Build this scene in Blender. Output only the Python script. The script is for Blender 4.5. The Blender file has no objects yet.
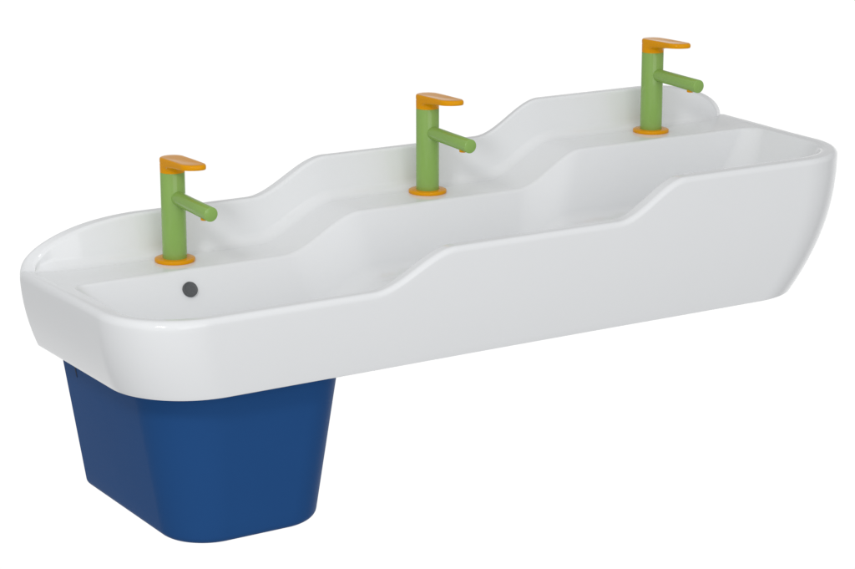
import bpy, bmesh, math
from mathutils import Vector, Matrix

sc = bpy.context.scene
C = sc.collection
PI = math.pi

# ------------------------------------------------------------------ materials
def mat(name, col, rough, spec=0.5, coat=0.0, coat_rough=0.05, var=0.02, bump=0.0, bscale=40, sub=0.0):
    m = bpy.data.materials.new(name); m.use_nodes = True
    nt = m.node_tree; b = nt.nodes['Principled BSDF']
    tc = nt.nodes.new('ShaderNodeTexCoord')
    nz = nt.nodes.new('ShaderNodeTexNoise'); nz.inputs['Scale'].default_value = 9; nz.inputs['Detail'].default_value = 4
    nt.links.new(tc.outputs['Object'], nz.inputs['Vector'])
    mx = nt.nodes.new('ShaderNodeMix'); mx.data_type = 'RGBA'
    mx.inputs['A'].default_value = (*[c*(1-var) for c in col], 1)
    mx.inputs['B'].default_value = (*[min(1, c*(1+var)) for c in col], 1)
    nt.links.new(nz.outputs['Fac'], mx.inputs['Factor'])
    nt.links.new(mx.outputs['Result'], b.inputs['Base Color'])
    n2 = nt.nodes.new('ShaderNodeTexNoise'); n2.inputs['Scale'].default_value = 25; n2.inputs['Detail'].default_value = 3
    nt.links.new(tc.outputs['Object'], n2.inputs['Vector'])
    mr = nt.nodes.new('ShaderNodeMapRange')
    mr.inputs['To Min'].default_value = rough*0.97; mr.inputs['To Max'].default_value = rough*1.03
    nt.links.new(n2.outputs['Fac'], mr.inputs['Value']); nt.links.new(mr.outputs['Result'], b.inputs['Roughness'])
    b.inputs['Specular IOR Level'].default_value = spec
    b.inputs['Coat Weight'].default_value = coat; b.inputs['Coat Roughness'].default_value = coat_rough
    if sub:
        b.inputs['Subsurface Weight'].default_value = sub
        b.inputs['Subsurface Radius'].default_value = (.004, .004, .004)
        b.inputs['Subsurface Scale'].default_value = 1.0
    if bump:
        n3 = nt.nodes.new('ShaderNodeTexNoise'); n3.inputs['Scale'].default_value = bscale
        nt.links.new(tc.outputs['Object'], n3.inputs['Vector'])
        bp = nt.nodes.new('ShaderNodeBump'); bp.inputs['Strength'].default_value = bump; bp.inputs['Distance'].default_value = .001
        nt.links.new(n3.outputs['Fac'], bp.inputs['Height']); nt.links.new(bp.outputs['Normal'], b.inputs['Normal'])
    return m

WHITE = mat('white_ceramic', (.765, .778, .792), .10, .42, var=.006, bump=.015, bscale=14)
GREEN = mat('green_lacquer', (.24, .41, .095), .11, .42, var=.004)
ORANGE = mat('orange_plastic', (.72, .305, .002), .11, .10, var=.03)
BLUE = mat('blue_plastic', (.016, .069, .212), .42, .03, var=.03, bump=.05, bscale=60)
GREY = mat('dark_grey_plastic', (.085, .09, .095), .45, .4, var=.05)
DARK = mat('slot_shade_paint', (.01, .02, .05), .6, .2, var=.05)  # shade inside the mounting slot, put in as a dark colour

# ------------------------------------------------------------------ helpers
def obj(name, bm, m, parent=None, smooth=True, angle=None):
    me = bpy.data.meshes.new(name); bm.normal_update(); bm.to_mesh(me); bm.free()
    me.materials.append(m)
    for p in me.polygons: p.use_smooth = smooth
    if angle is not None: me.set_sharp_from_angle(angle=math.radians(angle))
    o = bpy.data.objects.new(name, me); C.objects.link(o)
    if parent: o.parent = parent
    return o

def loft(bm, rings, close0=False, close1=False):
    vr = [[bm.verts.new(p) for p in r] for r in rings]
    for a, b in zip(vr, vr[1:]):
        n = len(a)
        for i in range(n):
            j = (i+1) % n
            try: bm.faces.new((a[i], a[j], b[j], b[i]))
            except ValueError: pass
    if close0: bm.faces.new(list(reversed(vr[0])))
    if close1: bm.faces.new(vr[-1])
    bmesh.ops.recalc_face_normals(bm, faces=bm.faces)
    return vr

def fillet(pts, rads, n=6, fr=None):
    """round the inner corners of a 3-D polyline; always returns the same number of points"""
    out = [pts[0]]
    for k in range(1, len(pts)-1):
        p = pts[k]; a = pts[k-1]-p; b = pts[k+1]-p
        la, lb = a.length, b.length
        if rads[k] <= 0 or la < 1e-6 or lb < 1e-6:
            out += [p.copy() for _ in range(n+1)] if rads[k] > 0 else [p.copy()]
            continue
        a = a/la; b = b/lb
        ang = a.angle(b, PI)
        fa, fb = (fr or {}).get(k, (.49, .49))
        d = min(rads[k]/max(math.tan(ang/2), 1e-3), la*fa, lb*fb)
        P0 = p+a*d; P1 = p+b*d
        for i in range(n+1):
            t = i/n
            # rational quadratic = near circular arc
            w = math.sin(ang/2)
            q = ((1-t)**2*P0 + 2*t*(1-t)*w*p + t*t*P1) / ((1-t)**2 + 2*t*(1-t)*w + t*t)
            out.append(q)
    out.append(pts[-1])
    return out

def S(t):
    t = max(0, min(1, t)); return t*t*(3-2*t)

# ------------------------------------------------------------------ the trough
X0, X1, YF, YB = -.224, 1.120, -.335, .073
ZB = -.1175
RIM = .022
STEP = .0531
def tier(x): return STEP*(S((x-.156)/.138) + S((x-.588)/.128))
SP, EA = .067, .195
def ell(x):
    u = min(x-X0-.002, X1-.0035-x)
    if u >= EA: return 1
    t = 1-max(u, 0)/EA
    return math.sqrt(max(0, 1-t*t))

NF, NC, NS, NB = 260, 26, 60, 300
def loop_pt(i, x0, x1, y0, y1, rfl, rfr, rb, rbr=None):
    """one point of a rounded rectangle; every loop has the same parameter count"""
    rl = rb; rb = rbr if rbr is not None else rb
    if i < NF:                                   # front, left to right
        t = i/NF; return Vector((x0+rfl+(x1-rfr-x0-rfl)*t, y0, 0))
    i -= NF
    if i < NC:
        a = -PI/2+PI/2*i/NC; return Vector((x1-rfr+rfr*math.cos(a), y0+rfr+rfr*math.sin(a), 0))
    i -= NC
    if i < NS:
        t = i/NS; return Vector((x1, y0+rfr+(y1-rb-y0-rfr)*t, 0))
    i -= NS
    if i < NC:
        a = PI/2*i/NC; return Vector((x1-rb+rb*math.cos(a), y1-rb+rb*math.sin(a), 0))
    i -= NC
    if i < NB:                                   # back, right to left
        t = i/NB; t = .4*t+.6*(1-math.cos(PI*t))/2; return Vector((x1-rb+(x0+rl-x1+rb)*t, y1, 0))
    i -= NB
    if i < NC:
        a = PI/2+PI/2*i/NC; return Vector((x0+rl+rl*math.cos(a), y1-rl+rl*math.sin(a), 0))
    i -= NC
    if i < NS:
        t = i/NS; return Vector((x0, y1-rl+(y0+rfl-y1+rl)*t, 0))
    i -= NS
    a = PI+PI/2*i/NC; return Vector((x0+rfl+rfl*math.cos(a), y0+rfl+rfl*math.sin(a), 0))
NT = NF+NC*4+NS*2+NB

def seg(i):
    b0 = NF+NC+NS; b1 = b0+2*NC+NB
    return 'back' if b0 <= i <= b1 else 'other'

RFL, RFR, RBK, RBKR = .118, .135, .012, .004
def outer(i, z):
    hl = max(0, -z); hr = max(0, .105-z)
    xa = X0+1.75*hl*hl; xb = X1-2.5*hr**2.3
    f = min(1, max(0, (.105-z)/.2225))
    return loop_pt(i, xa, xb, YF+.015*f**2.4, YB, RFL, RFR, RBK, RBKR)

SR = .015
profiles = []
for i in range(NT):
    A = loop_pt(i, X0, X1, YF, YB, RFL, RFR, RBK, RBKR)
    R = loop_pt(i, X0+SR, X1-SR, YF+RIM, YB-RIM, RFL-SR, RFR-SR, .014, .014)
    K = loop_pt(i, X0+RIM+.007, X1-RIM-.007, YF+RIM+.005, -.058, RFL-RIM-.006, RFR-RIM-.006, .022, .030)
    F = loop_pt(i, X0+.075, X1-.120, YF+.055, -.105, .06, .06, .050, .055)
    e = ell(A.x) if seg(i) == 'back' else 0
    zr = tier(A.x)+SP*e+.0004
    zj = tier(R.x)*1.010-.0006
    zk = tier(K.x)*1.010-.0012
    if i < NF:                     # the middle stretch of the front rim sits a touch lower
        dip = .0022*(S((A.x-.156)/.138)-S((A.x-.588)/.128)); zr -= dip; zj -= dip; zk -= dip
    pts = []
    # outer wall from the bottom edge to the rim
    n = 14
    for k in range(n+1):
        z = ZB+(zr-.0001-ZB)*(k/n if k == n else min(k/(n-1), 1)*.86)
        p = outer(i, z); p.z = z; pts.append(p)
    wall = pts[:-1]
    top = pts[-1]
    wp = wall+[top]
    rad = [0]*len(wp)
    rad[-1] = .009+.004*S((-.10-A.x)/.1)
    Rt = Vector((R.x, R.y, zr)); J = Vector((R.x, R.y-(.012*S((min(A.x-X0, X1-A.x)-.004)/.08) if e else 0), zj)); Kt = Vector((K.x, K.y, zk))
    Fz = -.082+tier(K.x)*.72
    Fp = Vector((F.x, F.y, Fz))
    F2 = Vector((F.x, (F.y+.19)*.04-.19, Fz-.003))
    seq = wp+[Rt, J, Kt, Fp, F2]
    rad += [.006, .020, .009, .035, 0]
    kt = len(wp)-1
    pl = fillet(seq, rad, 7, {kt: (.9, .66), kt+1: (.32, .49)})
    for q in pl:   # the right end wall runs slightly inwards towards the front
        q.x -= .062*(YB-q.y)*S((q.x-.7)/.35)
    profiles.append(pl)
nring = len(profiles[0])
rings = [[profiles[i][k] for i in range(NT)] for k in range(nring)]
# the flat underside with a slightly softened edge
under = []
for d, dz in ((.004, 0.0), (.0012, .0008)):
    r = []
    for p in rings[0]:
        c = Vector((.45, -.13, ZB)); v = (c-p); v.z = 0; v.normalize()
        r.append(Vector((p.x, p.y, ZB))+v*d+Vector((0, 0, -.0012+dz)))
    under.append(r)
bm = bmesh.new()
loft(bm, under+rings, True, True)

trough = bpy.data.objects.new('trough_basin', None); C.objects.link(trough)
trough.location = (0, 0, 0)
trough['label'] = 'long glossy white ceramic wash trough with rim stepping up in two waves'
trough['category'] = 'washbasin'
body = obj('basin_body', bm, WHITE, trough)
wn = body.modifiers.new('wn', 'WEIGHTED_NORMAL'); wn.keep_sharp = True

# overflow cap: flat round cover in the back wall of the bowl
bm = bmesh.new()
prof = [(0, .0006), (.0070, .0007), (.0110, .0009), (.0120, .0016), (.0127, .0013), (.0132, .0002), (.0132, -.006)]
rg = []
for r, h in prof[1:]:
    rg.append([Vector((r*math.cos(a), -h, r*math.sin(a))) for a in [2*PI*k/48 for k in range(48)]])
loft(bm, rg, True, True)
cap = obj('overflow_cap', bm, GREY, trough, True, 40)
nv = Vector((0, -.0785, -.0))  # set below from the wall slope
cap.scale = (.88, 1, .88)
cap.location = (-.013, -.0765, -.0265)
cap.rotation_euler = (-math.atan2(.047, .080), 0, 0)

# ------------------------------------------------------------------ taps
def circle(c, r, n, ax, ay):
    return [c+ax*(r*math.cos(2*PI*k/n))+ay*(r*math.sin(2*PI*k/n)) for k in range(n)]
X = Vector((1, 0, 0)); Y = Vector((0, 1, 0)); Z = Vector((0, 0, 1))

def make_tap():
    root = bpy.data.objects.new('basin_tap', None); C.objects.link(root)
    # base flange
    bm = bmesh.new()
    loft(bm, [circle(Z*h, r, 64, X, Y) for r, h in ((.0300, 0), (.0306, .0008), (.0306, .0040), (.0302, .0050), (.0290, .0055), (.0180, .0057))], True, True)
    obj('base_flange', bm, ORANGE, root, True, 50)
    # body
    bm = bmesh.new()
    loft(bm, [circle(Z*h, r, 72, X, Y) for r, h in ((.0182, .0050), (.0186, .0062), (.0186, .04), (.0186, .08), (.0186, .1365), (.0182, .1372), (.0172, .1374))], True, True)
    bd = obj('tap_body', bm, GREEN, root, True, 50)
    # spout, tilted a little down towards the bowl
    a = math.radians(SPT)
    d = Vector((0, -math.cos(a), -math.sin(a))); up = Vector((0, -math.sin(a), math.cos(a)))
    o0 = Vector((0, -.004, SPZ))
    bm = bmesh.new(); rg = []
    L = SPL
    for t, r in ((0, .0106), (.013, .0106), (.3*L, .0107), (.6*L, .0108), (L-.0010, .0110), (L-.0003, .0108), (L, .0103)):
        rg.append(circle(o0+d*t, r, 56, X, up))
    loft(bm, rg, True, True)
    sp = obj('spout', bm, GREEN, root, True, 50)
    # aerator under the spout tip
    bm = bmesh.new()
    c0 = o0+d*(L-.0215)
    loft(bm, [circle(c0-up*h, r, 32, X, d) for r, h in ((.0056, .007), (.0056, .0125), (.0052, .0131), (.0040, .0131), (.0038, .0118))], True, True)
    obj('aerator', bm, ORANGE, sp, True, 40)
    # handle: collar and lever in one piece
    bm = bmesh.new()
    n = 160
    def plan(sc_, ln):
        """round at the back, straight sides, blunt end with rounded corners"""
        pts = []
        W = .0188; rc = .0172
        for k in range(n):
            th = 2*PI*k/n
            c_, s_ = math.cos(th), math.sin(th)
            if s_ >= 0: pts.append((W*c_, W*s_)); continue
            # walk the outline of the front half by fraction
            f = (th-PI)/PI            # 0 left side .. 1 right side
            Ls = ln-rc; Lc = PI/2*rc; Le = 2*(W-rc); tot = 2*Ls+2*Lc+Le
            d = f*tot
            if d < Ls: p = (-W, -d)
            elif d < Ls+Lc:
                a = (d-Ls)/rc; p = (-W+rc-rc*math.cos(a), -Ls-rc*math.sin(a))
            elif d < Ls+Lc+Le: p = (-W+rc+(d-Ls-Lc), -ln)
            elif d < Ls+2*Lc+Le:
                a = (d-Ls-Lc-Le)/rc; p = (W-rc+rc*math.sin(a), -Ls-rc*math.cos(a))
            else: p = (W, -(tot-d))
            # slight bow of the end, right side a touch longer
            pts.append((p[0]*(1-.04*max(0, -p[1])/ln), p[1]*(1+.06*p[0]/W)))
        return pts
    LV = .085
    def lift(y): return .0018*max(0, -y)/LV
    rgs = []
    # collar (round) going up, then swelling out to the lever
    rgs.append([Vector((.0170*math.cos(2*PI*k/n), .0170*math.sin(2*PI*k/n), .1353)) for k in range(n)])
    rgs.append([Vector((.0186*math.cos(2*PI*k/n), .0186*math.sin(2*PI*k/n), .1360)) for k in range(n)])
    rgs.append([Vector((.0187*math.cos(2*PI*k/n), .0187*math.sin(2*PI*k/n), .1408)) for k in range(n)])
    full = plan(1.0, LV)
    for f, zz in ((.05, .1424), (.14, .1440), (.30, .1455), (.60, .1472), (.86, .1484)):
        r = []
        for k in range(n):
            c = Vector((.0187*math.cos(2*PI*k/n), .0187*math.sin(2*PI*k/n), 0))
            p = Vector((full[k][0], full[k][1], 0))
            q = c.lerp(p, f); q.z = zz+lift(q.y)+(.0016*(q.y/LV)**2 if q.y < 0 else 0)
            r.append(q)
        rgs.append(r)
    for s_, zz, ub in ((.985, .1495, 1), (1.0, .1512, .8), (1.004, .1538, .4), (1.0, .1560, .1), (.985, .1575, 0), (.955, .1584, 0), (.90, .1586, 0)):
        r = []
        for k in range(n):
            x, y = full[k]
            q = Vector((x*s_, (y+.03)*s_-.03 if True else y, zz)); q.z += lift(y) + ((.0015*ub-.0012)*(y/LV)**2 if y < 0 else 0)
            r.append(q)
        rgs.append(r)
    # slightly dished top
    for s_, dz in ((.7, -.0001), (.4, -.0005), (.1, -.0007)):
        r = []
        for k in range(n):
            x, y = full[k]
            yy = (y+.04)*s_-.04
            r.append(Vector((x*s_, yy, .1586+dz+lift(yy)-(.0012*(yy/LV)**2 if yy < 0 else 0))))
        rgs.append(r)
    loft(bm, rgs, True, True)
    for v in bm.verts: v.co.z += .0011
    obj('lever_handle', bm, ORANGE, root, True, 60)
    return root
SPT, SPZ, SPL = 2.4, .1000, .1205

labels = ['green and orange mixer tap on the lowest step, nearest the dark round overflow',
          'green and orange mixer tap on the middle step between the two wave shaped rises',
          'green and orange mixer tap on the highest step, at the far right end']
tap0 = make_tap()
taps = [tap0]
for k in (1, 2):
    r = tap0.copy(); C.objects.link(r)
    for ch in list(tap0.children):
        c = ch.copy(); C.objects.link(c); c.parent = r
        for g in ch.children:
            d = g.copy(); C.objects.link(d); d.parent = c
    taps.append(r)
for k, t in enumerate(taps):
    t.location = (.4512*k, 0, tier(.45*k)*1.01-.0010)
    t['label'] = labels[k]; t['category'] = 'tap'; t['group'] = 'green and orange taps on the trough ledge'

# ------------------------------------------------------------------ blue trap cover under the low end
BT, BB = ZB-.0005, -.3555
def bin_ring(z, ins=0.0, n=24):
    t = (z-BB)/(BT-BB)
    xa = -.1275-.037*t+ins; xb = .117+.030*t-ins; yf = -.266-.022*t+ins; yb = .070-ins
    rL = .072+.030*t-ins; r = .072-ins; rb = .005 if ins < .004 else .0045
    out = []
    for cx, cy, rr, a0 in ((xb-r, yf+r, r, -PI/2), (xb-rb, yb-rb, rb, 0), (xa+rb, yb-rb, rb, PI/2), (xa+rL, yf+rL, rL, PI)):
        for k in range(n+1):
            a = a0+PI/2*k/n; out.append(Vector((cx+rr*math.cos(a), cy+rr*math.sin(a), z)))
    return out
bm = bmesh.new(); rg = []
rb_ = .012
for k in range(7):
    a = PI/2*k/6
    rg.append(bin_ring(BB+rb_*(1-math.cos(a)), rb_*(1-math.sin(a))))
for k in range(1, 13):
    rg.append(bin_ring(BB+rb_+(BT-BB-rb_)*k/12))
rg.append(bin_ring(BT, .004))
for k in range(1, 6): rg.append(bin_ring(BT+(BB+.006-BT)*k/5, .004))
vr = loft(bm, rg, True, True)
root = bpy.data.objects.new('trap_cover', None); C.objects.link(root)
root['label'] = 'blue tapered bucket shaped drain cover hanging under the low left end of the trough'
root['category'] = 'drain cover'
shell = obj('cover_shell', bm, BLUE, root, True, 50)
# thin plate high on the left side, coloured dark as the mounting slot's shade
def side_x(z): return -.1275-.037*(z-BB)/(BT-BB)
bm = bmesh.new()
out = [(.0165, -.121), (.0300, -.121), (.0300, -.1460), (.0225, -.1490), (.0222, -.1630), (.0190, -.1640), (.0180, -.1500)]
loft(bm, [[Vector((side_x(z)+dx, y, z)) for y, z in out] for dx in (.002, -.0004)], True, True)
obj('mounting_slot_shade', bm, DARK, root, False)

# ------------------------------------------------------------------ camera
cam = bpy.data.cameras.new('Camera'); co = bpy.data.objects.new('Camera', cam); C.objects.link(co)
yaw, pit = .5655, .2533
fw = Vector((math.sin(yaw)*math.cos(pit), math.cos(yaw)*math.cos(pit), -math.sin(pit)))
rt = Vector((math.cos(yaw), -math.sin(yaw), 0)); up = rt.cross(fw)
M = Matrix((rt, up, -fw)).transposed().to_4x4(); M.translation = Vector((-1.4226, -2.9524, .8047))
co.matrix_world = M
cam.sensor_width = 36; cam.lens = 2222.9/855*36; cam.clip_end = 200; cam.clip_start = .05
sc.camera = co

# ------------------------------------------------------------------ light: white studio surround and soft lamps
WFILL, WSIDE, WTOP, WBACK = .94, .55, .80, .52
w = bpy.data.worlds.new('World'); sc.world = w; w.use_nodes = True
nt = w.node_tree; bg = nt.nodes['Background']
tc = nt.nodes.new('ShaderNodeTexCoord')
dot = nt.nodes.new('ShaderNodeVectorMath'); dot.operation = 'DOT_PRODUCT'
dot.inputs[1].default_value = tuple(fw)
nt.links.new(tc.outputs['Generated'], dot.inputs[0])
def ramp(src, a, b, c, d):
    m = nt.nodes.new('ShaderNodeMapRange'); m.interpolation_type = 'SMOOTHSTEP'
    for k, v in (('From Min', a), ('From Max', b), ('To Min', c), ('To Max', d)): m.inputs[k].default_value = v
    nt.links.new(src, m.inputs['Value']); return m.outputs['Result']
back = ramp(dot.outputs['Value'], .55, .86, 0, 1)          # the white sweep behind and under the basin
sd = nt.nodes.new('ShaderNodeVectorMath'); sd.operation = 'DOT_PRODUCT'; sd.inputs[1].default_value = tuple(rt)
nt.links.new(tc.outputs['Generated'], sd.inputs[0])
ab = nt.nodes.new('ShaderNodeMath'); ab.operation = 'ABSOLUTE'; nt.links.new(sd.outputs['Value'], ab.inputs[0])
sx = nt.nodes.new('ShaderNodeSeparateXYZ'); nt.links.new(tc.outputs['Generated'], sx.inputs[0])
def mul(a, b):
    m = nt.nodes.new('ShaderNodeMath'); m.operation = 'MULTIPLY'
    nt.links.new(a, m.inputs[0]); nt.links.new(b, m.inputs[1]); return m.outputs[0]
back = mul(back, ramp(sx.outputs['Z'], .04, .24, 1, 0))      # the sweep ends above the basin
side = ramp(ab.outputs[0], .5, .85, WFILL, WSIDE)            # darker studio to both sides
mxw = nt.nodes.new('ShaderNodeMix'); mxw.data_type = 'FLOAT'
nt.links.new(back, mxw.inputs['Factor']); side = mul(side, ramp(sx.outputs['Z'], -.75, -.05, .55, 1))
side = mul(side, ramp(sx.outputs['Z'], .15, .9, 1, WTOP))
hz = nt.nodes.new('ShaderNodeVectorMath'); hz.operation = 'DOT_PRODUCT'; hz.inputs[1].default_value = (math.sin(yaw), math.cos(yaw), 0)
nt.links.new(tc.outputs['Generated'], hz.inputs[0])
side = mul(side, ramp(hz.outputs['Value'], .25, .75, 1, WBACK))     # dark studio beyond the sweep
nt.links.new(side, mxw.inputs['A']); mxw.inputs['B'].default_value = 1.03
nt.links.new(mxw.outputs['Result'], bg.inputs['Strength'])
bg.inputs['Color'].default_value = (1, 1, 1, 1)

def area(name, loc, target, size, power, sy=None, col=(1, 1, 1)):
    l = bpy.data.lights.new(name, 'AREA'); l.energy = power; l.size = size; l.color = col
    if sy: l.shape = 'RECTANGLE'; l.size_y = sy
    o = bpy.data.objects.new(name, l); C.objects.link(o)
    o.location = loc
    o.rotation_euler = (Vector(target)-Vector(loc)).to_track_quat('-Z', 'Y').to_euler()
    return o
area('key_softbox', (-1.9, -1.9, 1.9), (.3, -.1, 0), .5, 23)
area('front_softbox', (-.3, -4.2, .9), (.5, -.1, 0), 2.8, 29)

sc.view_settings.view_transform = 'Standard'; sc.view_settings.look = 'None'
sc.view_settings.exposure = 0; sc.view_settings.gamma = 1
sc.cycles.max_bounces = 12; sc.cycles.diffuse_bounces = 6
